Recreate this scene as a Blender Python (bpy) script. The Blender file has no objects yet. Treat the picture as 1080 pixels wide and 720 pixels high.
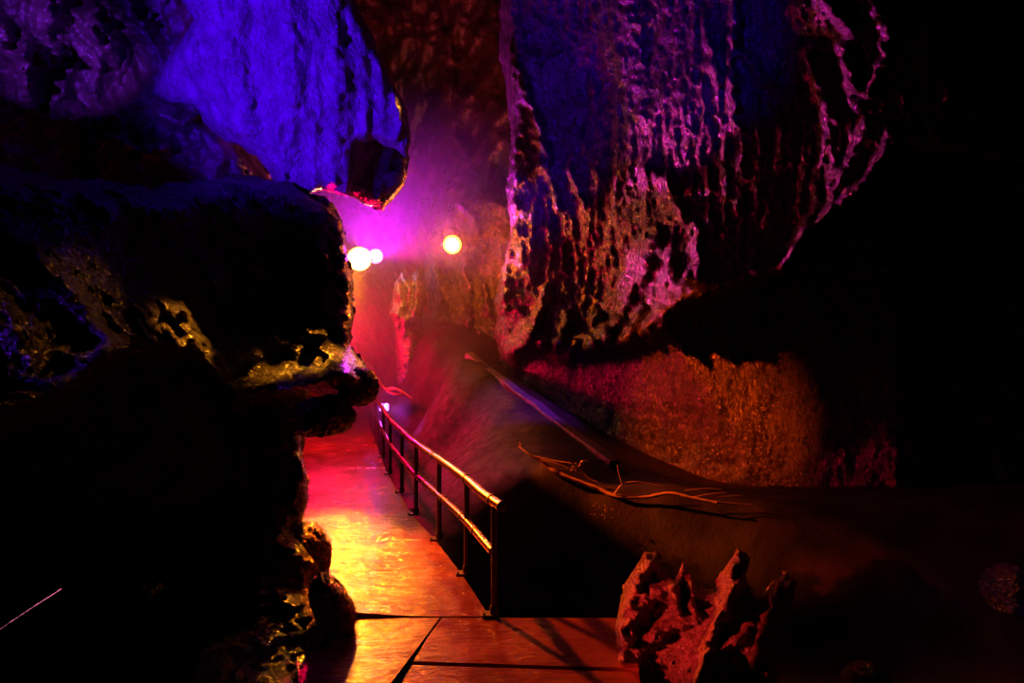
import bpy, bmesh, math, random
import numpy as np
from mathutils import Vector, Matrix

random.seed(7)
SC = bpy.context.scene
COL = SC.collection
H = 1.9          # eye height above the walkway
F = 720.0        # focal length in pixels (24 mm on a 36 mm sensor, 1080 px wide)

def at(px, py, Y):
    return Vector(((px - 540.0) / F * Y, Y, H - (py - 360.0) / F * Y))

# ------------------------------------------------------------------ noise
_rng = np.random.RandomState(11)
_perm = _rng.permutation(256); _perm = np.concatenate([_perm, _perm, _perm])
_g = _rng.normal(size=(256, 3)); _g /= np.linalg.norm(_g, axis=1)[:, None]

def perlin(P):
    P = np.asarray(P, float)
    i = np.floor(P).astype(int); f = P - i
    i &= 255
    u = f * f * f * (f * (f * 6 - 15) + 10)
    out = 0
    for dx in (0, 1):
        wx = u[:, 0] if dx else 1 - u[:, 0]
        for dy in (0, 1):
            wy = u[:, 1] if dy else 1 - u[:, 1]
            for dz in (0, 1):
                wz = u[:, 2] if dz else 1 - u[:, 2]
                h = _perm[_perm[_perm[i[:, 0] + dx] + i[:, 1] + dy] + i[:, 2] + dz]
                g = _g[h]
                d = g[:, 0] * (f[:, 0] - dx) + g[:, 1] * (f[:, 1] - dy) + g[:, 2] * (f[:, 2] - dz)
                out = out + wx * wy * wz * d
    return out * 1.5

def fbm(P, oct=4, gain=.5, ridged=False):
    P = np.asarray(P, float); a = 1.0; s = 0; t = 0
    for o in range(oct):
        n = perlin(P * (2 ** o) + 17.3 * o)
        if ridged: n = 1 - 2.2 * np.abs(n)
        s = s + a * n; t += a; a *= gain
    return s / t

# ------------------------------------------------------------------ helpers
def link_mesh(name, verts, faces, mat, parent=None, smooth=True, loc=None):
    me = bpy.data.meshes.new(name)
    v = np.asarray(verts, float)
    if loc is not None: v = v - np.array(loc)
    me.from_pydata([tuple(p) for p in v], [], [tuple(f) for f in faces])
    me.update()
    if smooth: me.polygons.foreach_set('use_smooth', [True] * len(me.polygons))
    me.materials.append(mat)
    o = bpy.data.objects.new(name, me)
    COL.objects.link(o)
    if loc is not None: o.location = loc
    if parent: o.parent = parent
    return o

def tag(o, label, cat, group=None):
    o['label'] = label; o['category'] = cat
    if group: o['group'] = group
    return o

def struct(o):
    o['kind'] = 'structure'; return o

def thing(name, label, cat, loc=(0, 0, 0), group=None):
    o = bpy.data.objects.new(name, None); COL.objects.link(o)
    o.empty_display_size = .1
    o.location = loc
    return tag(o, label, cat, group)

def bm_obj(name, bm, mat, parent=None, smooth=True, loc=None):
    bmesh.ops.recalc_face_normals(bm, faces=bm.faces)
    me = bpy.data.meshes.new(name); bm.to_mesh(me); bm.free()
    if smooth:
        me.polygons.foreach_set('use_smooth', [True] * len(me.polygons))
        try: me.set_sharp_from_angle(angle=math.radians(40))
        except Exception: pass
    me.materials.append(mat)
    o = bpy.data.objects.new(name, me); COL.objects.link(o)
    if loc is not None: o.location = loc
    if parent: o.parent = parent
    return o

def add_tube(bm, pts, radii, seg=12, cap=True):
    pts = [Vector(p) for p in pts]
    n = len(pts)
    if not hasattr(radii, '__len__'): radii = [radii] * n
    rings = []
    t0 = (pts[1] - pts[0]).normalized()
    up = Vector((0, 0, 1)) if abs(t0.z) < .9 else Vector((1, 0, 0))
    a = t0.cross(up).normalized()
    for i in range(n):
        t = (pts[min(i + 1, n - 1)] - pts[max(i - 1, 0)]).normalized()
        a = (a - t * a.dot(t)).normalized(); b = t.cross(a)
        rings.append([bm.verts.new(pts[i] + (a * math.cos(q) + b * math.sin(q)) * radii[i])
                      for q in [2 * math.pi * k / seg for k in range(seg)]])
    for i in range(n - 1):
        for k in range(seg):
            bm.faces.new((rings[i][k], rings[i][(k + 1) % seg], rings[i + 1][(k + 1) % seg], rings[i + 1][k]))
    if cap:
        bm.faces.new(rings[0][::-1]); bm.faces.new(rings[-1])

def add_box(bm, c, s, rot=None, bev=0.0):
    r = bmesh.ops.create_cube(bm, size=1.0)
    vs = r['verts']
    bmesh.ops.scale(bm, vec=s, verts=vs)
    if bev:
        es = list({e for v in vs for e in v.link_edges})
        b = bmesh.ops.bevel(bm, geom=es, offset=bev, segments=2, affect='EDGES')
        vs = list({v for f in b['faces'] for v in f.verts} | set(v for v in vs if v.is_valid))
    M = Matrix.Translation(c) @ (rot.to_4x4() if rot else Matrix())
    bmesh.ops.transform(bm, matrix=M, verts=vs)

def spline(pts, n=8):
    P = [Vector(p) for p in pts]
    P = [P[0] * 2 - P[1]] + P + [P[-1] * 2 - P[-2]]
    out = []
    for i in range(1, len(P) - 2):
        for k in range(n):
            t = k / n
            out.append(.5 * ((2 * P[i]) + (P[i + 1] - P[i - 1]) * t + (2 * P[i - 1] - 5 * P[i] + 4 * P[i + 1] - P[i + 2]) * t * t
                       + (3 * P[i] - P[i - 1] - 3 * P[i + 1] + P[i + 2]) * t ** 3))
    out.append(P[-2])
    return out

def tps(ctrl):
    """thin plate interpolation of scattered samples (a, b, value)"""
    c = np.array(ctrl, float); n = len(c)
    s = max(np.ptp(c[:, 0]), np.ptp(c[:, 1]), 1e-6)
    A = c[:, :2] / s
    def K(d2): return np.where(d2 > 1e-12, .5 * d2 * np.log(np.maximum(d2, 1e-12)), 0)
    d2 = ((A[:, None] - A[None]) ** 2).sum(-1)
    M = np.zeros((n + 3, n + 3)); M[:n, :n] = K(d2) + np.eye(n) * 1e-4
    M[:n, n] = 1; M[:n, n + 1:] = A; M[n, :n] = 1; M[n + 1:, :n] = A.T
    w = np.linalg.solve(M, np.concatenate([c[:, 2], np.zeros(3)]))
    def f(x, y):
        q = np.stack([x, y], -1) / s
        r = w[n] + q @ w[n + 1:]
        for k in range(n):
            r = r + w[k] * K(((q - A[k]) ** 2).sum(-1))
        return r
    return f

def seg_dist(x, y, pts, closed=False):
    best = np.full(x.shape, 1e9)
    P = np.array(pts, float)
    m = len(P) if closed else len(P) - 1
    for i in range(m):
        a = P[i]; b = P[(i + 1) % len(P)]; ab = b - a
        t = np.clip(((x - a[0]) * ab[0] + (y - a[1]) * ab[1]) / max((ab ** 2).sum(), 1e-9), 0, 1)
        best = np.minimum(best, np.hypot(x - a[0] - t * ab[0], y - a[1] - t * ab[1]))
    return best

def poly_sd(x, y, poly):
    P = np.array(poly, float); ins = np.zeros(x.shape, bool)
    for i in range(len(P)):
        x1, y1 = P[i]; x2, y2 = P[(i + 1) % len(P)]
        if y1 == y2: continue
        c = ((y1 > y) != (y2 > y)) & (x < (x2 - x1) * (y - y1) / (y2 - y1) + x1)
        ins ^= c
    d = seg_dist(x, y, poly, True)
    return np.where(ins, d, -d)

def rock_mass(name, poly, ctrl, mat, step=2.5, thick=1.2, rw=30, rd=.8, noise=(), ridges=(), rough=3.0, extra=None, nmask=None, skirt=.16,
              parent=None, loc=None):
    """A solid rock: outline `poly` as sighted from the eye point, distance given by `ctrl`, rounded back towards its
    edges, roughened by 3-D noise and crests, and closed behind by a back face `thick` metres further away."""
    P = np.array(poly, float)
    x0, y0 = P.min(0) - step * 2; x1, y1 = P.max(0) + step * 2
    xs = np.arange(x0, x1, step); ys = np.arange(y0, y1, step)
    nx, ny = len(xs), len(ys)
    X, Y = np.meshgrid(xs, ys); X = X.ravel(); Y = Y.ravel()
    def sdf(x, y):
        q = np.stack([x / 26., y / 26., np.full(x.shape, 3.7)], -1)
        return poly_sd(x, y, poly) + rough * fbm(q, 3)
    sd = sdf(X, Y)
    keep = sd > -step * 1.05
    out = keep & (sd < 0)
    e = .5
    gx = (sdf(X[out] + e, Y[out]) - sdf(X[out] - e, Y[out])) / (2 * e)
    gy = (sdf(X[out], Y[out] + e) - sdf(X[out], Y[out] - e)) / (2 * e)
    g2 = np.maximum(gx * gx + gy * gy, .2)
    X = X.copy(); Y = Y.copy()
    X[out] -= sd[out] * gx / g2; Y[out] -= sd[out] * gy / g2
    sd = np.maximum(sd, 0)
    idx = -np.ones(nx * ny, int); idx[keep] = np.arange(keep.sum())
    X = X[keep]; Y = Y[keep]; sd = sd[keep]
    D = tps(ctrl)(X, Y)
    t = np.clip(1 - sd / rw, 0, 1)
    D = D + rd * (1 - np.sqrt(np.maximum(1 - t * t, 0)))
    if extra: D = extra(X, Y, D)
    for pts, w, h in ridges:
        jit = np.stack([X / 14., Y / 14., np.full(X.shape, 9.1)], -1)
        dx = 5 * fbm(jit, 2); dy = 5 * fbm(jit + 40, 2)
        d = seg_dist(X + dx, Y + dy, pts) / w
        D = D - h * np.exp(-d * d * 1.2) * (.75 + .5 * perlin(jit * 1.3 + 5))
    def pos(D): return np.stack([(X - 540) / F * D, D, H - (Y - 360) / F * D], -1)
    base = pos(D)
    for sc, amp, rid, oc in noise:
        n = fbm(base * np.array(sc), oc, .55, rid)
        D = D - amp * n * np.clip(sd / 10, .15, 1) * (nmask(X, Y) if nmask else 1)
    front = pos(D); back = pos(D + thick * (1 - .6 * t))
    nv = len(front)
    I = idx.reshape(ny, nx)
    a = I[:-1, :-1].ravel(); b = I[:-1, 1:].ravel(); c = I[1:, 1:].ravel(); d = I[1:, :-1].ravel()
    faces = []; edge = {}
    for q in zip(a, d, c, b):
        f = [k for k in q if k >= 0]
        if len(f) < 3: continue
        faces.append(f)
        for i in range(len(f)):
            u, v = f[i], f[(i + 1) % len(f)]
            if (v, u) in edge: del edge[(v, u)]
            else: edge[(u, v)] = 1
    nb = len(faces)
    faces += [[k + nv for k in f[::-1]] for f in faces[:nb]]
    bv = sorted({u for e_ in edge for u in e_}); nr = 7; prev = {u: u for u in bv}; layers = [front, back]; off = 2 * nv
    for k in range(1, nr + 1):
        if k == nr: cur = {u: u + nv for u in bv}
        else:
            f_ = k / nr; L_ = front[bv] * (1 - f_) + back[bv] * f_
            nn = np.stack([fbm(L_ * 3.1 + 7 * a_, 4, .6) for a_ in range(3)], -1)
            layers.append(L_ + skirt * thick * nn); cur = {u: off + i_ for i_, u in enumerate(bv)}; off += len(bv)
        faces += [[prev[v], prev[u], cur[u], cur[v]] for (u, v) in edge]
        prev = cur
    return link_mesh(name, np.concatenate(layers), faces, mat, parent, True, loc)

# ------------------------------------------------------------------ materials
def nodes(name):
    m = bpy.data.materials.new(name); m.use_nodes = True
    nt = m.node_tree; return m, nt, nt.nodes['Principled BSDF']

def rock_mat(name, dark, light, r0=.18, r1=.5, bump=.6, scale=6.0, spec=.6, stretch=1.0, bdist=.03, facet=.5):
    m, nt, b = nodes(name); N = nt.nodes.new; L = nt.links.new
    tc = N('ShaderNodeTexCoord'); mp = N('ShaderNodeMapping'); mp.inputs['Scale'].default_value = (1, 1, stretch)
    L(tc.outputs['Object'], mp.inputs['Vector'])
    n1 = N('ShaderNodeTexNoise'); n1.inputs['Scale'].default_value = scale * .35; n1.inputs['Detail'].default_value = 5
    L(mp.outputs[0], n1.inputs['Vector'])
    cr = N('ShaderNodeValToRGB'); cr.color_ramp.elements[0].position = .35; cr.color_ramp.elements[1].position = .7
    cr.color_ramp.elements[0].color = (*dark, 1); cr.color_ramp.elements[1].color = (*light, 1)
    L(n1.outputs['Fac'], cr.inputs[0]); L(cr.outputs[0], b.inputs['Base Color'])
    n2 = N('ShaderNodeTexNoise'); n2.inputs['Scale'].default_value = scale; n2.inputs['Detail'].default_value = 6
    n2.inputs['Roughness'].default_value = .7
    L(mp.outputs[0], n2.inputs['Vector'])
    mr = N('ShaderNodeMapRange'); mr.inputs[1].default_value = .3; mr.inputs[2].default_value = .7
    mr.inputs[3].default_value = r0; mr.inputs[4].default_value = r1
    L(n2.outputs['Fac'], mr.inputs[0]); L(mr.outputs[0], b.inputs['Roughness'])
    n3 = N('ShaderNodeTexNoise'); n3.inputs['Scale'].default_value = scale * 5; n3.inputs['Detail'].default_value = 3
    L(mp.outputs[0], n3.inputs['Vector'])
    ad = N('ShaderNodeMath'); ad.operation = 'MULTIPLY_ADD'; ad.inputs[1].default_value = .35
    L(n3.outputs['Fac'], ad.inputs[0]); L(n2.outputs['Fac'], ad.inputs[2])
    vo = N('ShaderNodeTexVoronoi'); vo.inputs['Scale'].default_value = scale * 1.6; L(mp.outputs[0], vo.inputs['Vector'])
    a2 = N('ShaderNodeMath'); a2.operation = 'MULTIPLY_ADD'; a2.inputs[1].default_value = facet
    L(vo.outputs['Distance'], a2.inputs[0]); L(ad.outputs[0], a2.inputs[2])
    bp = N('ShaderNodeBump'); bp.inputs['Strength'].default_value = bump; bp.inputs['Distance'].default_value = bdist
    L(a2.outputs[0], bp.inputs['Height']); L(bp.outputs[0], b.inputs['Normal'])
    b.inputs['Specular IOR Level'].default_value = spec
    return m

def simple_mat(name, col, rough=.4, metal=0., bump=0., scale=40, spec=.5):
    m, nt, b = nodes(name); N = nt.nodes.new; L = nt.links.new
    tc = N('ShaderNodeTexCoord')
    n = N('ShaderNodeTexNoise'); n.inputs['Scale'].default_value = scale; n.inputs['Detail'].default_value = 4
    L(tc.outputs['Object'], n.inputs['Vector'])
    mx = N('ShaderNodeMix'); mx.data_type = 'RGBA'
    mx.inputs[6].default_value = (*[c * .7 for c in col], 1); mx.inputs[7].default_value = (*[min(1, c * 1.2) for c in col], 1)
    L(n.outputs['Fac'], mx.inputs[0]); L(mx.outputs[2], b.inputs['Base Color'])
    b.inputs['Roughness'].default_value = rough; b.inputs['Metallic'].default_value = metal
    b.inputs['Specular IOR Level'].default_value = spec
    if bump:
        bp = N('ShaderNodeBump'); bp.inputs['Strength'].default_value = bump; bp.inputs['Distance'].default_value = .01
        L(n.outputs['Fac'], bp.inputs['Height']); L(bp.outputs[0], b.inputs['Normal'])
    return m

def glow_mat(name, col, strength):
    m, nt, b = nodes(name)
    b.inputs['Base Color'].default_value = (.8, .8, .8, 1)
    b.inputs['Emission Color'].default_value = (*col, 1); b.inputs['Emission Strength'].default_value = strength
    return m

M_rock = rock_mat('wet_rock', (.05, .035, .03), (.2, .14, .11), .16, .45, .9, 7, .7)
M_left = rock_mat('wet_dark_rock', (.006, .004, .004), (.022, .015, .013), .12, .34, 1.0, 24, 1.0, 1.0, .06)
M_flow = rock_mat('wet_flowstone', (.2, .16, .18), (.4, .34, .36), .06, .34, 1.0, 22, 1.0, .6, .03, .8)
M_right = rock_mat('dripstone_wall', (.025, .017, .02), (.08, .055, .055), .14, .38, .7, 22, 1.0, .5)
M_far = rock_mat('far_cave_rock', (.025, .015, .013), (.07, .045, .04), .2, .5, .9, 7, .8)
M_ground = rock_mat('dark_wet_earth', (.006, .003, .0025), (.02, .009, .007), .5, .8, .35, 9, .2, 1.0, .03, 0)
M_fin = rock_mat('jagged_limestone', (.07, .02, .016), (.2, .065, .055), .16, .42, 1.0, 34, .9)

def floor_mat():
    m, nt, b = nodes('wet_red_concrete'); N = nt.nodes.new; L = nt.links.new
    tc = N('ShaderNodeTexCoord')
    n1 = N('ShaderNodeTexNoise'); n1.inputs['Scale'].default_value = 2.2; n1.inputs['Detail'].default_value = 6
    L(tc.outputs['Object'], n1.inputs['Vector'])
    cr = N('ShaderNodeValToRGB'); cr.color_ramp.elements[0].color = (.10, .024, .010, 1); cr.color_ramp.elements[1].color = (.19, .046, .018, 1)
    cr.color_ramp.elements[0].position = .3; cr.color_ramp.elements[1].position = .72
    L(n1.outputs['Fac'], cr.inputs[0]); L(cr.outputs[0], b.inputs['Base Color'])
    mp = N('ShaderNodeMapping'); mp.inputs['Scale'].default_value = (3.2, 9.0, 1); mp.inputs['Rotation'].default_value = (0, 0, .12)
    L(tc.outputs['Object'], mp.inputs['Vector'])
    n2 = N('ShaderNodeTexNoise'); n2.inputs['Scale'].default_value = 1.6; n2.inputs['Detail'].default_value = 5; n2.inputs['Roughness'].default_value = .65
    L(mp.outputs[0], n2.inputs['Vector'])
    n3 = N('ShaderNodeTexNoise'); n3.inputs['Scale'].default_value = 90; n3.inputs['Detail'].default_value = 3
    L(tc.outputs['Object'], n3.inputs['Vector'])
    ad = N('ShaderNodeMath'); ad.operation = 'MULTIPLY_ADD'; ad.inputs[1].default_value = .05
    L(n3.outputs['Fac'], ad.inputs[0]); L(n2.outputs['Fac'], ad.inputs[2])
    bp = N('ShaderNodeBump'); bp.inputs['Strength'].default_value = 1.0; bp.inputs['Distance'].default_value = .022
    L(ad.outputs[0], bp.inputs['Height']); L(bp.outputs[0], b.inputs['Normal'])
    mr = N('ShaderNodeMapRange'); mr.inputs[1].default_value = .35; mr.inputs[2].default_value = .7
    mr.inputs[3].default_value = .12; mr.inputs[4].default_value = .3
    L(n1.outputs['Fac'], mr.inputs[0]); L(mr.outputs[0], b.inputs['Roughness'])
    b.inputs['Specular IOR Level'].default_value = .5
    return m
M_floor = floor_mat()
M_steel = simple_mat('wet_steel_tube', (.55, .42, .34), .22, 1.0, .15, 60)
M_iron = simple_mat('dark_iron', (.05, .045, .045), .4, .6, .2, 50)
M_black = simple_mat('black_housing', (.02, .02, .022), .45, .2)
M_bark = simple_mat('wet_branch', (.30, .16, .09), .3, 0, .4, 45, .6)
M_leaf = simple_mat('wet_leaf', (.22, .12, .07), .35, 0, .3, 30, .6)

# ------------------------------------------------------------------ the walkway
def edge_x(Y):            # right-hand edge of the walkway
    return float(np.interp(Y, [2.0, 4.70, 5.58, 6.58, 7.39, 9.77, 11.4, 15.2, 21, 26], [.42, -.15, -.41, -.75, -1.06, -1.78, -2.2, -3.15, -4.6, -5.9]))
def left_x(Y):
    return float(np.interp(Y, [2.0, 4.72, 7.5, 10.5, 15.2, 21, 26], [-1.0, -1.5, -2.75, -3.7, -4.9, -6.4, -7.7]))

def slab(bm, outline, z=0.0, th=.16):
    top = [bm.verts.new((x, y, z)) for x, y in outline]
    bot = [bm.verts.new((x, y, z - th)) for x, y in outline]
    bm.faces.new(top); bm.faces.new(bot[::-1])
    n = len(top)
    for i in range(n): bm.faces.new((top[i], bot[i], bot[(i + 1) % n], top[(i + 1) % n]))

bm = bmesh.new()
ysg = np.concatenate([np.arange(4.72, 10, .03), np.arange(10, 26, .12)]); us = np.linspace(0, 1, 44)
ux = np.array([[left_x(y) + u * (edge_x(y) - left_x(y)) for u in us] for y in ysg]); uy = np.repeat(ysg[:, None], len(us), 1)
q = np.stack([ux.ravel() * 2.6 + uy.ravel() * .8, uy.ravel() * 6.5, ux.ravel() * 0], -1)
uz = (.007 * fbm(q, 4, .6)).reshape(ux.shape) + .10 * np.clip(.75 - us, 0, 1)[None, :] ** 1.6
uz[0] = np.minimum(uz[0], .06)
vv = [[bm.verts.new((ux[j, i], uy[j, i], uz[j, i])) for i in range(len(us))] for j in range(len(ysg))]
for j in range(len(ysg) - 1):
    for i in range(len(us) - 1): bm.faces.new((vv[j][i], vv[j][i + 1], vv[j + 1][i + 1], vv[j + 1][i]))
r = bmesh.ops.extrude_edge_only(bm, edges=[e for e in bm.edges if e.is_boundary])
for v in r['geom']:
    if isinstance(v, bmesh.types.BMVert): v.co.z = -.18
bmesh.ops.holes_fill(bm, edges=[e for e in bm.edges if e.is_boundary], sides=0)
# near slabs: left strip, then two slabs split by a joint
def joint_x(Y): return -.49 + (4.70 - Y) * (-.20)
g = .008
slab(bm, [(-1.5, 4.705), (-1.12, 3.6), (-1.0, 1.2), (joint_x(1.2) - g, 1.2), (joint_x(4.705) - g, 4.705)], -.004)
slab(bm, [(joint_x(4.705) + g, 4.705), (joint_x(4.07) + g, 4.07), (.42, 4.0), (.74, 3.985), (.82, 4.705)], -.004)
slab(bm, [(joint_x(4.04) + g, 4.035), (joint_x(1.2) + g, 1.2), (.5, 1.2), (.73, 3.945), (.42, 3.965)], -.010)
floor = struct(bm_obj('floor', bm, M_floor, None, True))

# ------------------------------------------------------------------ ground bank right of the walkway
ctrl = []
for y in (4.8, 5.6, 6.6, 7.4, 8.6, 9.8, 11.4, 13, 15.2, 18, 22):
    ctrl.append((edge_x(y) + .05, y, -.22 if y > 7 else -.5)); ctrl.append((edge_x(y) - 3.0, y, -.6))
ctrl += [(.0, 5.2, -2.2), (.5, 5.0, -2.5), (.1, 6.0, -2.1), (.8, 6.2, -1.6), (1.6, 5.4, -1.6), (1.0, 7.0, .28), (1.7, 6.85, .27), (2.5, 6.5, .2), (.35, 7.3, .54), (1.0, 7.6, .3), 
         (2.2, 7.4, .25), (3.2, 6.8, .2), (3.0, 5.2, -.6), (4.4, 5.6, .3), (5.5, 4, .3), (.9, 4.2, -1.3), (1.5, 4.4, -1.2), (2.4, 3.6, -.9), (3.4, 3.0, -.6), (.9, 2, -1.2), (4, 1.5, -.5),
         (-.9, 10, .35), (-1.5, 12, .55), (1.4, 10, .5), (2.2, 9, .15), (3.6, 9, .1), (0.6, 12, 1.0), (-2.2, 15.2, 1.0), (-2.6, 18, 1.6), (-1, 18, 2.4), (3, 12, .8), (6, 8, .4)]
WA = at(476, 358, 12.6); WB = at(648, 486, 8.1)
for t_ in (-.3, -.12, 0, .2, .4, .6, .8, 1.0):
    p_ = WA.lerp(WB, t_); ctrl.append((p_.x, p_.y, p_.z - (.06 if t_ > .1 else -.04))); ctrl.append((p_.x - .3, p_.y - .13, p_.z - .04))
hf = tps(ctrl)
gx = np.arange(-6.5, 7.5, .045); gy = np.concatenate([np.arange(1.2, 10, .045), np.arange(10, 22, .09)])
GX, GY = np.meshgrid(gx, gy); sh = GX.shape; GXr, GYr = GX.ravel(), GY.ravel()
GZ = hf(GXr, GYr)
ex = np.array([edge_x(y) for y in gy]).repeat(len(gx))
GP = np.stack([GXr, GYr, GZ], -1)
GZ = GZ + .07 * fbm(GP * 1.1, 6, .5) * np.clip((GXr - ex) / .6, 0, 1)
under = GXr < ex + .03
GZ[under] = np.minimum(GZ[under], -.3)
near = (GYr < 4.75) & (GXr < .95)
GZ[near] = np.minimum(GZ[near], -.3)
def ground_z(x, y):
    i = int(np.clip(round((x - gx[0]) / .045), 0, len(gx) - 1)); j = int(np.argmin(abs(gy - y)))
    return float(GZ.reshape(sh)[j, i])
I = np.arange(len(GZ)).reshape(sh)
fs = np.stack([I[:-1, :-1], I[:-1, 1:], I[1:, 1:], I[1:, :-1]], -1).reshape(-1, 4)
ground = struct(link_mesh('floor_bank', np.stack([GXr, GYr, GZ], -1), fs.tolist(), M_ground))

# ------------------------------------------------------------------ cave walls
# left wall: dark rock beside the walkway
left_poly = [(-260, 1000), (-260, 150), (-60, 165), (60, 190), (170, 200), (250, 185), (300, 192), (340, 212), (360, 232), (364, 262), (371, 300), (374, 335),
             (368, 362), (384, 384), (392, 398), (386, 412), (360, 418), (330, 424), (318, 440), (318, 470), (324, 500), (325, 530), (317, 556), (330, 590),
             (327, 615), (336, 640), (352, 668), (342, 700), (318, 735), (300, 1000)]
left_ctrl = [(-260, 200, 2.9), (-260, 400, 2.6), (-260, 600, 3.4), (-260, 1000, 2.8), (0, 200, 3.8), (0, 400, 3.2), (0, 600, 4.1), (0, 1000, 3.2), (150, 200, 5.0), (150, 400, 4.45), (150, 600, 4.5), (150, 1000, 3.3),
             (300, 220, 6.4), (300, 380, 6.0), (360, 300, 6.7), (370, 390, 5.6), (320, 440, 5.4), (315, 520, 5.2), (320, 600, 4.7), (345, 670, 4.2), (310, 740, 3.5), (290, 1000, 2.3)]
left_ridges = [([(20, 250), (60, 290), (90, 330), (118, 368)], 14, .28), ([(155, 352), (175, 356), (192, 366)], 10, .22), ([(185, 325), (210, 350), (235, 370), (268, 372)], 10, .25),
               ([(228, 298), (236, 318), (245, 336)], 6, .15), ([(185, 265), (205, 285), (222, 300)], 8, .15), ([(284, 342), (292, 360), (312, 368), (336, 352)], 8, .22), ([(336, 330), (340, 350)], 5, .15),
               ([(345, 372), (352, 388), (372, 396)], 12, .22), ([(250, 424), (275, 416), (300, 408), (338, 402)], 9, .25), ([(362, 262), (366, 300)], 7, .2), ([(337, 255), (345, 285), (342, 330)], 5, .14),
               ([(312, 300), (305, 325), (298, 345)], 6, .16), ([(20, 660), (60, 640), (100, 600)], 10, .1), ([(334, 590), (330, 615), (342, 650)], 7, .12), ([(313, 440), (318, 500), (313, 540)], 6, .12),
               ([(70, 372), (100, 376), (120, 366)], 9, .2)]
LIP_L = np.array([(-260, 470), (0, 450), (60, 430), (100, 395), (130, 376), (200, 374), (245, 425), (300, 418), (340, 412), (400, 420)], float)
def undercut(X, Y, D):
    ly = np.interp(X, LIP_L[:, 0], LIP_L[:, 1]); s = Y - ly
    return D + .8 / (1 + np.exp(-s / 4.0)) * np.exp(-np.maximum(s, 0) / 160.) * np.clip((345 - X) / 30, 0, 1) - .25 * np.exp(-((s + 14) / 18.) ** 2)
random.seed(9)
for k in range(34):
    xx = random.uniform(150, 350); yy = random.uniform(275, 366) if xx > 200 else random.uniform(330, 368); L_ = random.uniform(8, 26)
    left_ridges.append(([(xx - L_ * .5, yy - L_), (xx, yy - L_ * .3), (xx + L_ * .2, yy)], random.uniform(2.5, 5), random.uniform(.08, .2)))
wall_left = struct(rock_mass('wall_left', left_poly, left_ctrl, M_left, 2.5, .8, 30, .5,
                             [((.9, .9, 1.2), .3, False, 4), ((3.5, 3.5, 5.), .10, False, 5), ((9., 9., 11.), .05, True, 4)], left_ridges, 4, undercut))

# ceiling above the left wall
ceil_poly = [(-300, -260), (420, -260), (400, -60), (330, 10), (260, 60), (230, 105), (285, 190), (330, 222), (250, 240), (100, 240), (-300, 240)]
ceil_ctrl = [(-300, -260, 4.4), (-300, 240, 5.2), (0, -260, 5.5), (0, 0, 6.2), (0, 240, 6.4), (200, -200, 6.6), (200, 100, 7.4), (330, 0, 7.8), (300, 200, 7.6), (400, -200, 7.4)]
ceil_ridges = [([(0, 40), (30, 60), (62, 55), (50, 20), (60, -10)], 16, .4), ([(28, 60), (30, 110)], 12, .3), ([(100, 155), (125, 148), (145, 160), (175, 156)], 9, .35),
               ([(130, 0), (150, 25), (170, 0)], 12, .4), ([(190, 130), (205, 118)], 8, .3), ([(60, 120), (120, 130), (170, 120)], 18, .25), ([(100, 20), (115, 60)], 20, .3)]
ceiling = struct(rock_mass('ceiling', ceil_poly, ceil_ctrl, M_rock, 2.5, 1.5, 40, 1.0,
                           [((.8, .8, .8), .5, False, 4), ((2.6, 2.6, 2.), .18, True, 4)], ceil_ridges, 5))

# blue-lit flowstone curtain hanging from the ceiling
cur_poly = [(150, -240), (330, -240), (360, -60), (374, 0), (392, 40), (412, 85), (428, 118), (433, 150), (428, 166), (416, 154), (398, 147), (378, 150), (372, 180),
            (366, 206), (340, 200), (318, 208), (296, 200), (284, 180), (268, 162), (225, 138), (205, 112), (175, 108), (160, 98), (180, 60), (205, 20), (160, -60)]
cur_ctrl = [(150, -240, 6.6), (340, -240, 6.6), (160, 0, 6.6), (374, 0, 7.0), (200, 100, 6.9), (300, 100, 6.7), (433, 140, 7.3), (290, 200, 7.2), (366, 200, 7.2), (350, 0, 6.8)]
cur_ridges = [([(250, 0), (245, 60), (265, 130)], 12, .12), ([(300, -20), (310, 60), (305, 150)], 10, .1), ([(345, -20), (360, 80), (352, 190)], 10, .12), ([(395, 60), (405, 110), (400, 142)], 6, .08),
              ([(415, 100), (422, 130), (418, 150)], 5, .07), ([(380, 60), (388, 110), (384, 142)], 5, .07), ([(290, 130), (300, 170), (296, 196)], 6, .1), ([(325, 120), (335, 160), (330, 198)], 7, .1)]
curtain = rock_mass('flowstone_curtain', cur_poly, cur_ctrl, M_flow, 2.0, .5, 12, .14,
                    [((1.2, 1.2, .5), .22, False, 4), ((5., 5., 2.2), .075, True, 4)], cur_ridges, 4, loc=at(300, -240, 6.7))
tag(curtain, 'broad pale flowstone curtain lit vivid blue, hanging from the cave ceiling at upper left', 'flowstone')

pen_poly = [(376, 138), (400, 132), (422, 140), (431, 165), (428, 190), (418, 206), (404, 220), (384, 216), (368, 205), (370, 175)]
pen_ctrl = [(370, 140, 7.9), (430, 140, 7.9), (400, 180, 7.7), (370, 205, 7.9), (425, 205, 7.9)]
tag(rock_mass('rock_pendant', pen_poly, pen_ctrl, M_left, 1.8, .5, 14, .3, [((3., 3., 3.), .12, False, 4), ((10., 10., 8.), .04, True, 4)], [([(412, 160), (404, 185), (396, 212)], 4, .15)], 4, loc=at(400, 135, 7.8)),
    'black pendant rock with gold glints hanging under the blue curtain tip', 'rock')

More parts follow.
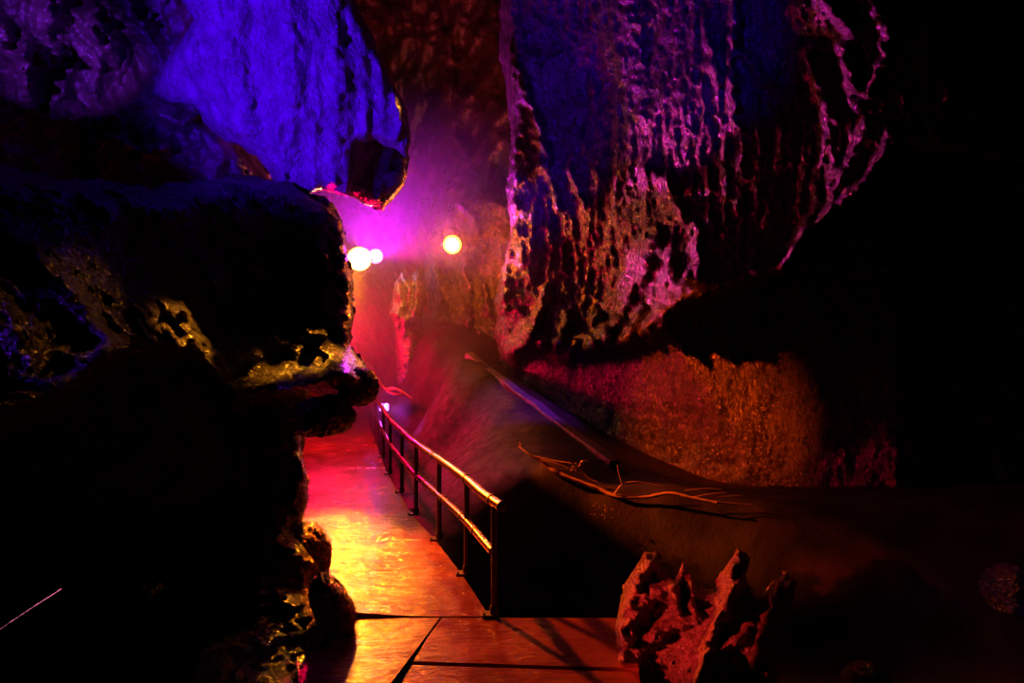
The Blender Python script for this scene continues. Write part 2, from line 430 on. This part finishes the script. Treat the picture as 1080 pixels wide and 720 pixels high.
# right wall: dripstone bulge above a hollow
right_poly = [(534, -260), (528, 60), (540, 140), (536, 200), (540, 250), (526, 300), (522, 350), (530, 400), (545, 440), (560, 620), (1500, 900), (1500, -260)]
right_ctrl = [(530, -260, 11.2), (534, 100, 11.5), (534, 300, 11.6), (540, 440, 11.5), (590, 0, 11.0), (590, 200, 11.05), (590, 340, 11.0), (560, 620, 10), (640, -260, 10.2), (640, 100, 10.7), (640, 300, 10.7), (700, -260, 9.0), (700, 100, 9.3), (700, 300, 9.3), (700, 480, 9.6), (770, -260, 8.1), (770, 100, 8.45), (770, 280, 8.5),
              (845, -260, 7.7), (845, 100, 8.05), (845, 300, 8.1), (905, 100, 7.35), (850, 500, 8.2), (950, 0, 6.85), (950, 200, 6.95), (1000, 0, 6.85), (1000, 300, 7.0), (1000, 550, 7.0), (1200, -260, 6.7), (1200, 200, 6.8), (1200, 700, 6.3), (1500, -260, 5.6), (1500, 300, 5.8), (1500, 900, 5.2)]
LIP = np.array([(500, 392), (535, 385), (556, 364), (600, 374), (650, 369), (690, 353), (722, 326), (770, 312), (826, 292), (850, 255), (900, 215), (945, 160), (1000, 170), (1060, 180), (1500, 260)], float)
def hollow(X, Y, D):
    ly = np.interp(X, LIP[:, 0], LIP[:, 1]) + 4 * perlin(np.stack([X / 15, Y / 60, X * 0 + 2.2], -1))
    s = (Y - ly)
    rec = 1 / (1 + np.exp(-s / 3.5))
    lipb = np.exp(-((s + 9) / 13.0) ** 2)
    deep = np.interp(X, [500, 560, 700, 860, 1000, 1200, 1500], [10.6, 10.0, 9.5, 9.3, 9.1, 8.4, 6.5]) + .07 * np.sin(X / 40.) - np.maximum(s, 0) / 260.
    up = D - .32 * lipb * np.interp(X, [500, 560, 860, 950], [0, 1, 1, .3])
    return up * (1 - rec) + np.maximum(deep, up) * rec
def hollow_mask(X, Y):
    ly = np.interp(X, LIP[:, 0], LIP[:, 1])
    return 1 - .6 / (1 + np.exp(-(Y - ly - 8) / 5.0))
right_ridges = [([(548, 75), (554, 98), (565, 120), (572, 150), (576, 172)], 6, .22), ([(541, 140), (538, 200), (541, 245), (532, 285), (528, 325)], 7, .3), ([(560, 60), (570, 75), (580, 62)], 6, .18),
                ([(771, -20), (776, 15), (770, 60), (771, 95), (777, 132)], 6, .3), ([(742, 20), (752, 60), (756, 88)], 6, .2), ([(782, 55), (797, 75), (811, 92)], 6, .2), ([(660, 0), (664, 60), (672, 120)], 16, .2),
                ([(685, 178), (696, 195), (702, 212)], 9, .25), ([(700, 185), (712, 215), (722, 232)], 7, .2), ([(735, 245), (738, 270), (730, 300), (718, 322)], 7, .25), ([(690, 245), (684, 270), (668, 300), (655, 330), (640, 352)], 9, .3),
                ([(708, 270), (704, 300), (695, 330)], 7, .22), ([(660, 290), (650, 315)], 6, .2), ([(600, 178), (608, 198), (616, 216)], 5, .16), ([(628, 180), (630, 190)], 5, .12), ([(575, 310), (568, 335), (560, 352)], 7, .2),
                ([(852, 55), (858, 85), (870, 108), (880, 128)], 9, .3), ([(888, 52), (895, 80), (904, 112)], 8, .28), ([(925, 10), (940, 38), (932, 62), (918, 98)], 10, .3), ([(870, 0), (885, 20), (900, 35)], 10, .25),
                ([(940, 140), (930, 165), (920, 190), (905, 205), (890, 232)], 9, .3), ([(915, 135), (905, 160), (892, 175), (880, 195)], 9, .28), ([(945, 150), (940, 180), (925, 215)], 7, .2),
                ([(848, 250), (842, 272), (826, 290)], 7, .25), ([(836, 262), (830, 280)], 6, .2), ([(798, 265), (792, 278)], 6, .2), ([(1030, 115), (1034, 140), (1018, 160)], 9, .25), ([(1000, 90), (990, 120), (985, 140)], 10, .2),
                ([(575, 175), (585, 200), (590, 220)], 5, .14)]
random.seed(4)
for k in range(26):
    xx = 552 + k * 7.5 + random.uniform(-3, 3); ly = float(np.interp(xx, LIP[:, 0], LIP[:, 1])); L_ = random.uniform(14, 46)
    right_ridges.append(([(xx + L_ * .35, ly - L_), (xx + L_ * .1, ly - L_ * .5), (xx, ly - 3)], random.uniform(3, 5.5), random.uniform(.16, .34)))
wall_right = struct(rock_mass('wall_right', right_poly, right_ctrl, M_right, 2.4, .8, 18, .5,
                              [((.7, .7, .4), .18, False, 3), ((3.2, 3.2, .8), .12, True, 4), ((9., 9., 5.), .06, True, 3)], right_ridges, 4, hollow, hollow_mask))

# far end of the passage
back_poly = [(200, -260), (700, -260), (700, 520), (470, 470), (300, 455), (200, 440)]
back_ctrl = [(200, -260, 14), (700, -260, 13), (700, 450, 15), (200, 440, 21), (450, 100, 15.5), (480, 250, 15), (400, 300, 18), (390, 420, 21), (470, 450, 17), (560, 300, 14.5)]
back_ridges = [([(430, 300), (425, 330), (430, 350)], 8, .5), ([(445, 295), (440, 325)], 6, .4), ([(468, 280), (472, 320)], 5, .4), ([(490, 285), (492, 320)], 5, .4), ([(484, 222), (498, 232), (504, 250)], 5, .4),
               ([(492, 340), (500, 365)], 5, .4), ([(420, 345), (430, 352), (440, 335)], 8, .5), ([(525, 310), (530, 330)], 6, .4)]
wall_back = struct(rock_mass('wall_back', back_poly, back_ctrl, M_far, 2.5, 1.0, 20, .5,
                             [((.4, .4, .25), .9, False, 4), ((1.4, 1.4, .7), .3, True, 4)], back_ridges, 3))

# buttress behind the orange lamp and a dripstone column beside it
but_poly = [(452, 250), (466, 222), (488, 208), (520, 205), (560, 215), (580, 430), (530, 420), (490, 395), (464, 375), (452, 345), (448, 300)]
but_ctrl = [(450, 240, 13.5), (450, 350, 13.5), (500, 210, 13.1), (500, 390, 13.0), (580, 215, 12.8), (580, 430, 12.8)]
but_ridges = [([(461, 280), (464, 300), (467, 322)], 3, .3), ([(470, 300), (474, 330)], 3, .25), ([(490, 272), (492, 300), (496, 326)], 3.5, .35), ([(484, 216), (496, 226), (503, 245)], 4, .35),
              ([(492, 338), (497, 352), (500, 366)], 4, .35), ([(505, 350), (512, 368)], 3, .3), ([(480, 345), (486, 368)], 3, .25), ([(512, 300), (516, 330)], 3, .25)]
M_but = rock_mat('wet_passage_rock', (.02, .012, .012), (.06, .04, .035), .14, .4, 1.0, 12, 1.0)
tag(rock_mass('rock_buttress', but_poly, but_ctrl, M_but, 1.6, .6, 10, .3, [((1.2, 1.2, .6), .12, False, 3), ((5., 5., 2.), .06, True, 4)], but_ridges, 3, loc=at(520, 420, 12.9)),
    'tall rock buttress behind the orange lamp at the far end of the passage', 'rock')
col_poly = [(416, 300), (424, 288), (434, 292), (440, 286), (447, 300), (446, 330), (440, 352), (444, 440), (420, 440), (418, 350), (411, 328)]
col_ctrl = [(412, 290, 13.0), (448, 290, 13.0), (430, 350, 12.9), (412, 440, 13.0), (446, 440, 13.0)]
col_ridges = [([(420, 296), (422, 320), (416, 345)], 3, .2), ([(430, 296), (430, 325), (426, 352)], 3, .22), ([(440, 292), (441, 320), (434, 342)], 3, .2), ([(414, 332), (428, 336), (442, 328)], 4, .22)]
tag(rock_mass('dripstone_column', col_poly, col_ctrl, M_but, 1.5, .4, 9, .25, [((4., 4., 2.), .07, True, 4)], col_ridges, 2, loc=at(430, 440, 13.0)),
    'short fluted dripstone column standing in the red haze right of the two glaring lamps', 'rock')

# ------------------------------------------------------------------ rocks that stand alone
def boulder(name, c, size, label, mat, seed, group=None, amp=.16, freq=2.2, sub=5):
    bm = bmesh.new(); bmesh.ops.create_icosphere(bm, subdivisions=sub, radius=1)
    V = np.array([v.co[:] for v in bm.verts])
    n = fbm(V * freq * .6 + seed * 7.7, 4) + .5 * fbm(V * freq * 2 + seed * 3.1, 3, .5, True)
    V = V * (1 + amp * n)[:, None] * np.array(size)
    for v, p in zip(bm.verts, V): v.co = p
    o = bm_obj(name, bm, mat, None, True, c)
    return tag(o, label, 'rock', group)

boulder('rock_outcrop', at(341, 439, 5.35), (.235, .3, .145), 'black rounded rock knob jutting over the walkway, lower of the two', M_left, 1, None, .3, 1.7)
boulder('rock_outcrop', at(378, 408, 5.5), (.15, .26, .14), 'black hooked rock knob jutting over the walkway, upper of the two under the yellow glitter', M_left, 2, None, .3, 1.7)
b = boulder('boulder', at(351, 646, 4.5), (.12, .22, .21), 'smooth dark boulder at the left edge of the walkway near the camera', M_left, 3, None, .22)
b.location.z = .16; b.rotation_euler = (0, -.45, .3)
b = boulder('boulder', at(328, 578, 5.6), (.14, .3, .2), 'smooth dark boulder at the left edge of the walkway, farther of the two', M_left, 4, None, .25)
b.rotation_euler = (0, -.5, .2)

# jagged red-lit rock, bottom right of the walkway
fin_poly = [(652, 900), (645, 720), (648, 660), (655, 630), (668, 600), (680, 582), (694, 585), (700, 602), (712, 610), (720, 590), (727, 600), (738, 622), (755, 624), (765, 600), (778, 578), (792, 588), (786, 610),
            (800, 630), (815, 618), (828, 605), (838, 615), (830, 640), (822, 665), (815, 700), (830, 900)]
fin_ctrl = [(650, 900, 3.3), (650, 640, 4.6), (680, 590, 4.75), (720, 600, 4.6), (780, 590, 4.4), (830, 610, 4.2), (720, 700, 4.2), (800, 700, 4.0), (830, 900, 3.2)]
fin_ridges = [([(682, 582), (672, 600), (664, 630), (656, 660), (652, 700)], 8, .22), ([(690, 590), (675, 612)], 6, .15), ([(705, 622), (684, 628), (668, 650), (660, 690)], 9, .2), ([(720, 588), (712, 618), (716, 645)], 5, .22),
              ([(728, 605), (732, 645)], 4, .18), ([(780, 580), (770, 610), (758, 645), (745, 680), (732, 725)], 9, .3), ([(796, 590), (775, 622), (762, 648)], 6, .2), ([(735, 655), (712, 660), (692, 668)], 7, .16),
              ([(792, 662), (770, 680), (750, 690), (738, 715)], 8, .2), ([(822, 608), (815, 640), (806, 665), (795, 700)], 6, .24), ([(836, 612), (824, 632)], 5, .15), ([(690, 668), (672, 690), (660, 720)], 8, .15)]
fin = rock_mass('jagged_rock', fin_poly, fin_ctrl, M_fin, 1.2, .3, 10, .22, [((2.5, 2.5, 2.5), .12, False, 3), ((12, 12, 9.), .06, True, 4)], [(p_, w_, h_ * 1.45) for p_, w_, h_ in fin_ridges], 3, skirt=.3, loc=at(740, 900, 3.4))
tag(fin, 'jagged finned limestone rock lit red beside the near end of the walkway', 'rock')

# two rocks glimpsed in the dark on the right
boulder('boulder', at(1068, 622, 4.6), (.17, .2, .16), 'small rounded rock with a blue-lit top at the right edge of the picture', M_left, 5, None, .1)
boulder('boulder', at(915, 722, 4.0), (.13, .16, .12), 'small rounded rock faintly lit violet in the dark at the bottom right', M_left, 6, None, .1)

# straight low wall running down the bank, its coping lit blue
A, B = WA.lerp(WB, .16), WB
dv = (B - A).normalized(); sd_ = dv.cross(Vector((0, 0, 1))).normalized(); upv = sd_.cross(dv).normalized()
bm = bmesh.new(); n = 60; rings = []
for i in range(n + 1):
    p = A.lerp(B, i / n); r = []
    for (a, b_) in ((-.08, -.4), (-.08, -.02), (-.065, 0), (.065, 0), (.08, -.02), (.08, -.4)):
        q = p + sd_ * a + upv * b_
        j = perlin(np.array([q * 2.2, q * 2.2 + Vector((9, 1, 4))]))
        r.append(bm.verts.new(q + sd_ * (.03 * j[0]) + upv * (.03 * j[1])))
    rings.append(r)
for i in range(n):
    for k in range(6): bm.faces.new((rings[i][k], rings[i][(k + 1) % 6], rings[i + 1][(k + 1) % 6], rings[i + 1][k]))
bm.faces.new(rings[0][::-1]); bm.faces.new(rings[-1])
M_cop = rock_mat('rough_mortar', (.03, .02, .02), (.07, .05, .05), .4, .7, .5, 8, .4)
tag(bm_obj('low_wall', bm, M_cop), 'straight low stone wall slanting down the bank, its top lit violet-blue', 'wall')

# ------------------------------------------------------------------ railing
rail = thing('railing', 'two-rail metal tube railing along the right edge of the walkway', 'railing', (edge_x(4.72), 4.72, 0))
R0 = Vector(rail.location)
Ys = [4.66, 5.05, 5.58, 6.2, 6.9, 7.7, 8.6, 9.6, 10.8, 12.2, 13.8, 15.4]
top_pts = [Vector((edge_x(y) + .04, y, .775)) for y in Ys]
low_pts = [Vector((edge_x(y) + .04, y, .43)) for y in [4.78] + Ys[1:]]
top_pts[0].x += .03
def path_tube(pts, r, nm, seg=16):
    s = spline(pts, 8); bm = bmesh.new(); add_tube(bm, [p - R0 for p in s], r, seg)
    return bm_obj(nm, bm, M_steel, rail), s
tr, ts = path_tube(top_pts, .038, 'top_rail')
lr, ls = path_tube(low_pts, .032, 'lower_rail')
def bands(par, s, r, idx):
    for i in idx:
        if i + 1 >= len(s): break
        d = (s[i + 1] - s[i]).normalized(); bm = bmesh.new()
        c = s[i] - R0
        add_tube(bm, [c - d * .02, c - d * .016, c + d * .016, c + d * .02], [r * 1.02, r * 1.16, r * 1.16, r * 1.02], 16)
        bm_obj('coupling', bm, M_iron, par)
bands(tr, ts, .038, (4, 16, 30, 44, 58))
bands(lr, ls, .032, (12, 18, 26, 34, 42, 52))
# curved end plug
bm = bmesh.new(); d = (ts[0] - ts[1]).normalized(); c = ts[0] - R0
add_tube(bm, [c, c + d * .012, c + d * .02], [.040, .040, .028], 16); bm_obj('end_cap', bm, M_iron, tr)
for y in (4.74, 5.58, 6.55, 7.5, 8.6, 9.8, 11.2, 12.8, 14.6):
    x = edge_x(y) + .04; bm = bmesh.new()
    add_tube(bm, [Vector((x, y, .012)) - R0, Vector((x, y, .2)) - R0, Vector((x, y, .76)) - R0], .023, 12)
    p = bm_obj('post', bm, M_iron, rail)
    bm = bmesh.new(); add_box(bm, Vector((x - .03, y, .008)) - R0, (.11, .1, .016), None, .003)
    for sx in (-1, 1):
        add_tube(bm, [Vector((x - .03 + sx * .04, y - .032, .015)) - R0, Vector((x - .03 + sx * .04, y - .032, .03)) - R0], .009, 6)
    bm_obj('base_plate', bm, M_iron, p)
    bm = bmesh.new(); add_tube(bm, [Vector((x, y, .015)) - R0, Vector((x, y, .06)) - R0, Vector((x, y, .07)) - R0], [.034, .034, .026], 12)
    bm_obj('collar', bm, M_iron, p)

# ------------------------------------------------------------------ fallen branch on the bank
br = thing('fallen_branch', 'long bare wet branch with forked twigs lying on the dark bank', 'branch', at(650, 515, 7.0))
B0 = Vector(br.location)
def twig(nm, pix, r0, r1, par, Y0=7.0, dY=0.0, seg=8, nodes_=False):
    pts = [at(x, y, Y0 + dY * i) for i, (x, y) in enumerate(pix)]
    s = spline(pts, 7); n = len(s)
    rr = [r0 + (r1 - r0) * i / (n - 1) for i in range(n)]
    if nodes_:
        rr = [r * (1.25 if i % 9 == 4 else 1.0 + .06 * math.sin(i * 2.1)) for i, r in enumerate(rr)]
    bm = bmesh.new(); add_tube(bm, [p - B0 for p in s], rr, seg)
    return bm_obj(nm, bm, M_bark, par)
stem = twig('stem', [(572, 488), (596, 502), (630, 515), (650, 523), (680, 524), (706, 520), (730, 525), (756, 530)], .026, .014, br, 7.3, -.09, 12, True)
twig('twig', [(574, 489), (560, 480), (552, 474), (546, 470)], .013, .004, br, 7.32, .03)
twig('twig', [(556, 478), (550, 473), (548, 466)], .006, .003, br, 7.36, .03)
twig('twig', [(562, 481), (585, 486), (605, 490), (622, 504), (630, 508)], .010, .004, br, 7.3, -.03)
twig('twig', [(570, 484), (590, 490), (612, 499), (628, 510)], .008, .004, br, 7.28, -.04)
twig('twig', [(600, 487), (612, 494), (620, 505)], .006, .003, br, 7.26, -.02)
twig('twig', [(648, 521), (656, 511), (668, 508), (685, 510), (698, 512)], .009, .004, br, 7.02, -.02)
twig('twig', [(656, 511), (653, 500), (651, 490)], .006, .003, br, 7.0, 0)
twig('twig', [(728, 525), (748, 521), (766, 519)], .007, .003, br, 6.8, -.03)
twig('twig', [(740, 528), (760, 524), (782, 522)], .007, .003, br, 6.78, -.03)
twig('twig', [(722, 517), (745, 515), (762, 516)], .006, .003, br, 6.8, -.03)
twig('twig', [(750, 529), (772, 531), (792, 532)], .012, .004, br, 6.7, -.03)

# small wet plants growing on the bank
def plant(label, px, py, Y, n, hgt, rnd, spread=.05):
    base = at(px, py, Y)
    t = thing('bank_plant', label, 'plant', base)
    random.seed(rnd)
    stems = []
    for k in range(3):
        e = Vector((random.uniform(-1, 1) * spread * 1.5, random.uniform(-.5, .5) * spread, hgt * random.uniform(.6, 1)))
        bm = bmesh.new(); add_tube(bm, spline([Vector((0, 0, 0)), e * .5 + Vector((.01, 0, .01)), e], 4), .003, 6); bm_obj('stem', bm, M_bark, t); stems.append(e)
    for k in range(n):
        e = random.choice(stems) * random.uniform(.3, 1.05) + Vector((random.gauss(0, spread * .5), random.gauss(0, spread * .5), random.gauss(0, .015)))
        a = random.uniform(0, 6.28); L = random.uniform(.02, .045); w = L * .35
        d = Vector((math.cos(a), math.sin(a) * .6, random.uniform(-.5, .6))).normalized()
        s = d.cross(Vector((0, 0, 1))).normalized() * w; up = Vector((0, 0, .006))
        bm = bmesh.new()
        v = [bm.verts.new(p) for p in (e, e + d * L * .4 + s, e + d * L * .45 + up, e + d * L * .4 - s, e + d * L * .75 + s * .7, e + d * L * .75 - s * .7, e + d * L)]
        for f in ((0, 1, 2), (0, 2, 3), (1, 4, 2), (2, 5, 3), (2, 4, 6), (2, 6, 5)): bm.faces.new([v[i] for i in f])
        r = bmesh.ops.extrude_face_region(bm, geom=bm.faces[:])
        bmesh.ops.translate(bm, vec=(0, 0, .002), verts=[q for q in r['geom'] if isinstance(q, bmesh.types.BMVert)])
        bm_obj('leaf', bm, M_leaf, t)
plant('small leafy weed with red-lit leaves below the middle of the fallen branch', 636, 552, 6.75, 26, .24, 3, .09)
plant('tiny leafy weed standing behind the forked end of the fallen branch', 606, 500, 7.35, 14, .14, 5, .05)

# curled twig catching the light past the far end of the railing
tw = [at(398, 398, 12.4), at(406, 410, 12.4), at(414, 409, 12.3), at(425, 414, 12.2), at(418, 416, 12.2), at(408, 412, 12.3), at(420, 411, 12.2), at(434, 420, 12.1)]
bm = bmesh.new(); add_tube(bm, spline(tw, 6), .022, 8)
tag(bm_obj('curled_vine', bm, M_bark), 'curled vine catching the light just past the far end of the railing', 'vine')

# thin pipe at the lower left
pp = spline([at(-40, 690, 2.9), at(0, 668, 2.95), at(36, 645, 3.0), at(70, 622, 3.05), at(104, 600, 3.1)], 6)
bm = bmesh.new(); add_tube(bm, [p + Vector((0, -.25, 0)) for p in pp], .008, 10)
tag(bm_obj('cable', bm, M_steel), 'thin cable slanting over the dark rock at lower left', 'cable')

# ------------------------------------------------------------------ lamps
def flood_lamp(label, c, aim, col, strength, size=.16):
    t = thing('flood_lamp', label, 'lamp', c)
    rot = (Vector(aim) - Vector(c)).to_track_quat('Z', 'Y').to_matrix()
    def P(v): return rot @ Vector(v)
    bm = bmesh.new(); add_tube(bm, [P((0, 0, -.22)), P((0, 0, -.2)), P((0, 0, -.08)), P((0, 0, 0))], [size * .5, size * .7, size, size * 1.08], 24)
    bm_obj('housing', bm, M_black, t)
    k = label.split()[0]
    bm = bmesh.new(); add_tube(bm, [P((0, 0, -.01)), P((0, 0, .02)), P((0, 0, .03)), P((0, 0, .032))], [size * 1.04, size * .98, size * .6, size * .1], 28)
    bm_obj('lens', bm, glow_mat('lamp_lens_' + k, col, strength * .06), t)
    bm = bmesh.new(); add_tube(bm, [P((0, 0, .028)), P((0, 0, .05)), P((0, 0, .075)), P((0, 0, .085))], [size * .62, size * .6, size * .4, size * .08], 24)
    bm_obj('bulb', bm, glow_mat('lamp_bulb_' + k, tuple(.4 + .6 * c for c in col), strength), t)
    bm = bmesh.new(); add_tube(bm, [P((size * 1.15, 0, -.05)), P((size * 1.2, 0, -.3)), P((0, 0, -.45)), P((-size * 1.2, 0, -.3)), P((-size * 1.15, 0, -.05))], .02, 8)
    bm_obj('bracket', bm, M_black, t)
    return t, rot

def light(name, kind, loc, power, col, radius=.1, aim=None, cone=60, blend=.5):
    l = bpy.data.lights.new(name, kind); l.energy = power; l.color = col; l.shadow_soft_size = radius
    if kind == 'SPOT': l.spot_size = math.radians(cone); l.spot_blend = blend
    o = bpy.data.objects.new(name, l); COL.objects.link(o); o.location = loc
    if aim is not None: o.rotation_euler = (Vector(aim) - Vector(loc)).to_track_quat('-Z', 'Y').to_euler()
    return o

LY = at(379, 273, 13.0); LM = at(396, 270, 14.0); LO = at(477, 258, 12.2)
flood_lamp('yellow-white glaring flood lamp beside the edge of the left wall', LY, (0, 3, 2.0), (1, .7, .1), 60, .22)
flood_lamp('magenta-white glaring flood lamp just right of the yellow-white one', LM, (0, 3, 2.0), (1, .12, 1), 40, .15)
flood_lamp('orange lamp glowing alone on the far wall above the passage', LO, (0, 3, 2.0), (1, .3, .005), 30, .16)
light('magenta_lamp_light', 'SPOT', LM + Vector((.05, -.3, 0)), 2600, (.75, .0, 1), .12, (-1.2, 7, 9.0), 116, .9)
light('magenta_beam_light', 'SPOT', LM + Vector((.1, -.4, 0)), 2500, (1, .02, .38), .08, at(800, 190, 7.9), 32, .8)
light('yellow_lamp_light', 'POINT', LY + Vector((.05, -.35, 0)), 70, (1, .35, .02), .12)
light('orange_lamp_light', 'POINT', LO + Vector((0, -.3, 0)), 200, (1, .15, .0), .08)
light('yellow_beam_light', 'SPOT', LY + Vector((.05, -.35, -.05)), 4500, (1, .3, .006), .10, (-1.75, 5.9, 0), 17, .8)
for px, py, Y, p, cn in ((225, 345, 4.9, 14000, 9), (312, 354, 5.9, 9000, 6), (362, 384, 5.8, 22000, 7), (300, 412, 5.7, 8000, 5), (95, 335, 3.8, 800, 9)):
    light('added_crest_light', 'SPOT', (-.6, 8.0, 6.1), p, (1, .3, .012), .05, at(px, py, Y), cn, .9)  # unseen spots added above the frame to pick out the left wall's crests
light('added_amber_light', 'SPOT', at(445, 240, 11.6), 260, (1, .32, .01), .06, at(430, 325, 12.9), 40, .8)  # added spot with no fixture, brightens the dripstone column
light('red_lamp_light', 'POINT', at(352, 345, 12.2), 800, (1, .0, .05), .15)
# path lamp hidden behind the left rock
light('path_lamp_light', 'SPOT', (-2.4, 8.2, 2.25), 3300, (1, .11, .002), .06, (-.2, 4.1, 0), 60, .5)
# unseen red spot added left of the frame to redden the jagged rock
light('added_red_light', 'SPOT', (-1.7, 1.8, 1.5), 2000, (1, .05, .04), .06, at(755, 650, 4.4), 15, .6)
# blue flood, then unseen spots added to light single patches
light('blue_flood_light', 'SPOT', (-3.3, 2.2, 3.1), 2800, (.07, .0, 1), .1, at(320, 50, 6.9), 42, .6)
light('blue_edge_light', 'SPOT', (-2.9, 1.3, 2.6), 500, (.16, .01, 1), .05, at(5, 350, 3.3), 16, .9)
light('blue_wall_light', 'SPOT', (-1.6, 2.2, 5.4), 1000, (.06, .0, 1), .15, at(725, 50, 8.9), 25, .9)
light('violet_ceiling_light', 'SPOT', (-3.6, 2.2, 3.2), 1800, (.2, .015, 1), .05, at(35, 50, 6.0), 16, .9)
light('cable_light', 'SPOT', (-3.0, 1.0, 2.3), 40, (.7, .2, .5), .04, at(35, 645, 2.8), 20, .8)  # small unseen spot added so the cable shows
light('blue_bank_light', 'SPOT', (1.8, 6.6, 5.6), 4000, (.2, .0, 1), .1, at(560, 425, 9.9), 18, .7)
light('violet_right_light', 'SPOT', (3.2, 2.0, 2.6), 40, (.2, .02, 1), .05, at(1066, 612, 4.6), 16, .8)
light('hollow_light', 'SPOT', (-1.2, 6.0, 4.9), 3500, (1, .07, .003), .1, at(735, 430, 9.2), 26, 1.0)
light('branch_light', 'SPOT', (-2.4, 8.0, 2.3), 5000, (1, .12, .006), .08, at(660, 512, 7.0), 15, .8)  # extra spot added near the path lamp for the branch alone

def marker(px, Y, label):  # tiny violet glowing spot on a thin stake
    c = at(px, 429, Y); g_ = ground_z(c.x, c.y); g_ = min(g_, c.z - .2)
    t = thing('violet_glow', label, 'lamp', (c.x, c.y, g_))
    h = c.z - g_
    bm = bmesh.new(); add_tube(bm, [(0, 0, 0), (0, 0, h * .5), (0, 0, h - .07)], .018, 8); bm_obj('stake', bm, M_black, t)
    bm = bmesh.new(); add_tube(bm, [(0, 0, h - .07), (0, 0, h - .06), (0, 0, h + .05), (0, 0, h + .07)], [.03, .045, .045, .02], 14); bm_obj('lens', bm, glow_mat('violet_glow_tip', (.5, .12, 1), 6), t)
marker(402, 13.0, 'left of two tiny violet glowing spots past the far end of the railing')
marker(407.5, 13.1, 'right of two tiny violet glowing spots past the far end of the railing')
light('violet_glow_light', 'POINT', at(403, 427, 12.7), 12, (.4, .05, 1), .05)

# ------------------------------------------------------------------ haze
bm = bmesh.new(); bmesh.ops.create_icosphere(bm, subdivisions=4, radius=1.0)
hz = bm_obj('haze', bm, bpy.data.materials.new('haze'), None, True, (-1.9, 13.6, 2.6))
hz.scale = (4.2, 4.6, 4.4)
hz['kind'] = 'stuff'; tag(hz, 'hazy air glowing magenta and red around the lamps at the far end', 'haze')
m = hz.data.materials[0]; m.use_nodes = True; nt = m.node_tree; nt.nodes.clear()
N = nt.nodes.new; L = nt.links.new
out = N('ShaderNodeOutputMaterial'); vs = N('ShaderNodeVolumeScatter'); vs.inputs['Anisotropy'].default_value = .2
tc = N('ShaderNodeTexCoord'); ln = N('ShaderNodeVectorMath'); ln.operation = 'LENGTH'
L(tc.outputs['Object'], ln.inputs[0])
mr = N('ShaderNodeMapRange'); mr.interpolation_type = 'SMOOTHSTEP'
mr.inputs[1].default_value = .25; mr.inputs[2].default_value = 1.0; mr.inputs[3].default_value = .05; mr.inputs[4].default_value = 0
L(ln.outputs['Value'], mr.inputs[0]); L(mr.outputs[0], vs.inputs['Density']); L(vs.outputs[0], out.inputs['Volume'])

# ------------------------------------------------------------------ world, camera, view
w = bpy.data.worlds.new('World'); SC.world = w; w.use_nodes = True
w.node_tree.nodes['Background'].inputs[0].default_value = (.002, .0005, .002, 1); w.node_tree.nodes['Background'].inputs[1].default_value = 1
cam = bpy.data.cameras.new('Camera'); cam.lens = 24; cam.sensor_width = 36; cam.clip_start = .05; cam.clip_end = 200
co = bpy.data.objects.new('Camera', cam); COL.objects.link(co); co.location = (0, 0, H); co.rotation_euler = (math.pi / 2, 0, 0)
SC.camera = co
SC.view_settings.view_transform = 'Standard'; SC.view_settings.look = 'None'; SC.view_settings.gamma = 1
SC.view_settings.exposure = 0; SC.view_settings.use_curve_mapping = False
cy = SC.cycles
cy.use_denoising = True; cy.max_bounces = 4; cy.volume_bounces = 0; cy.sample_clamp_indirect = 3; cy.volume_step_rate = 1.0
cy.use_light_tree = True
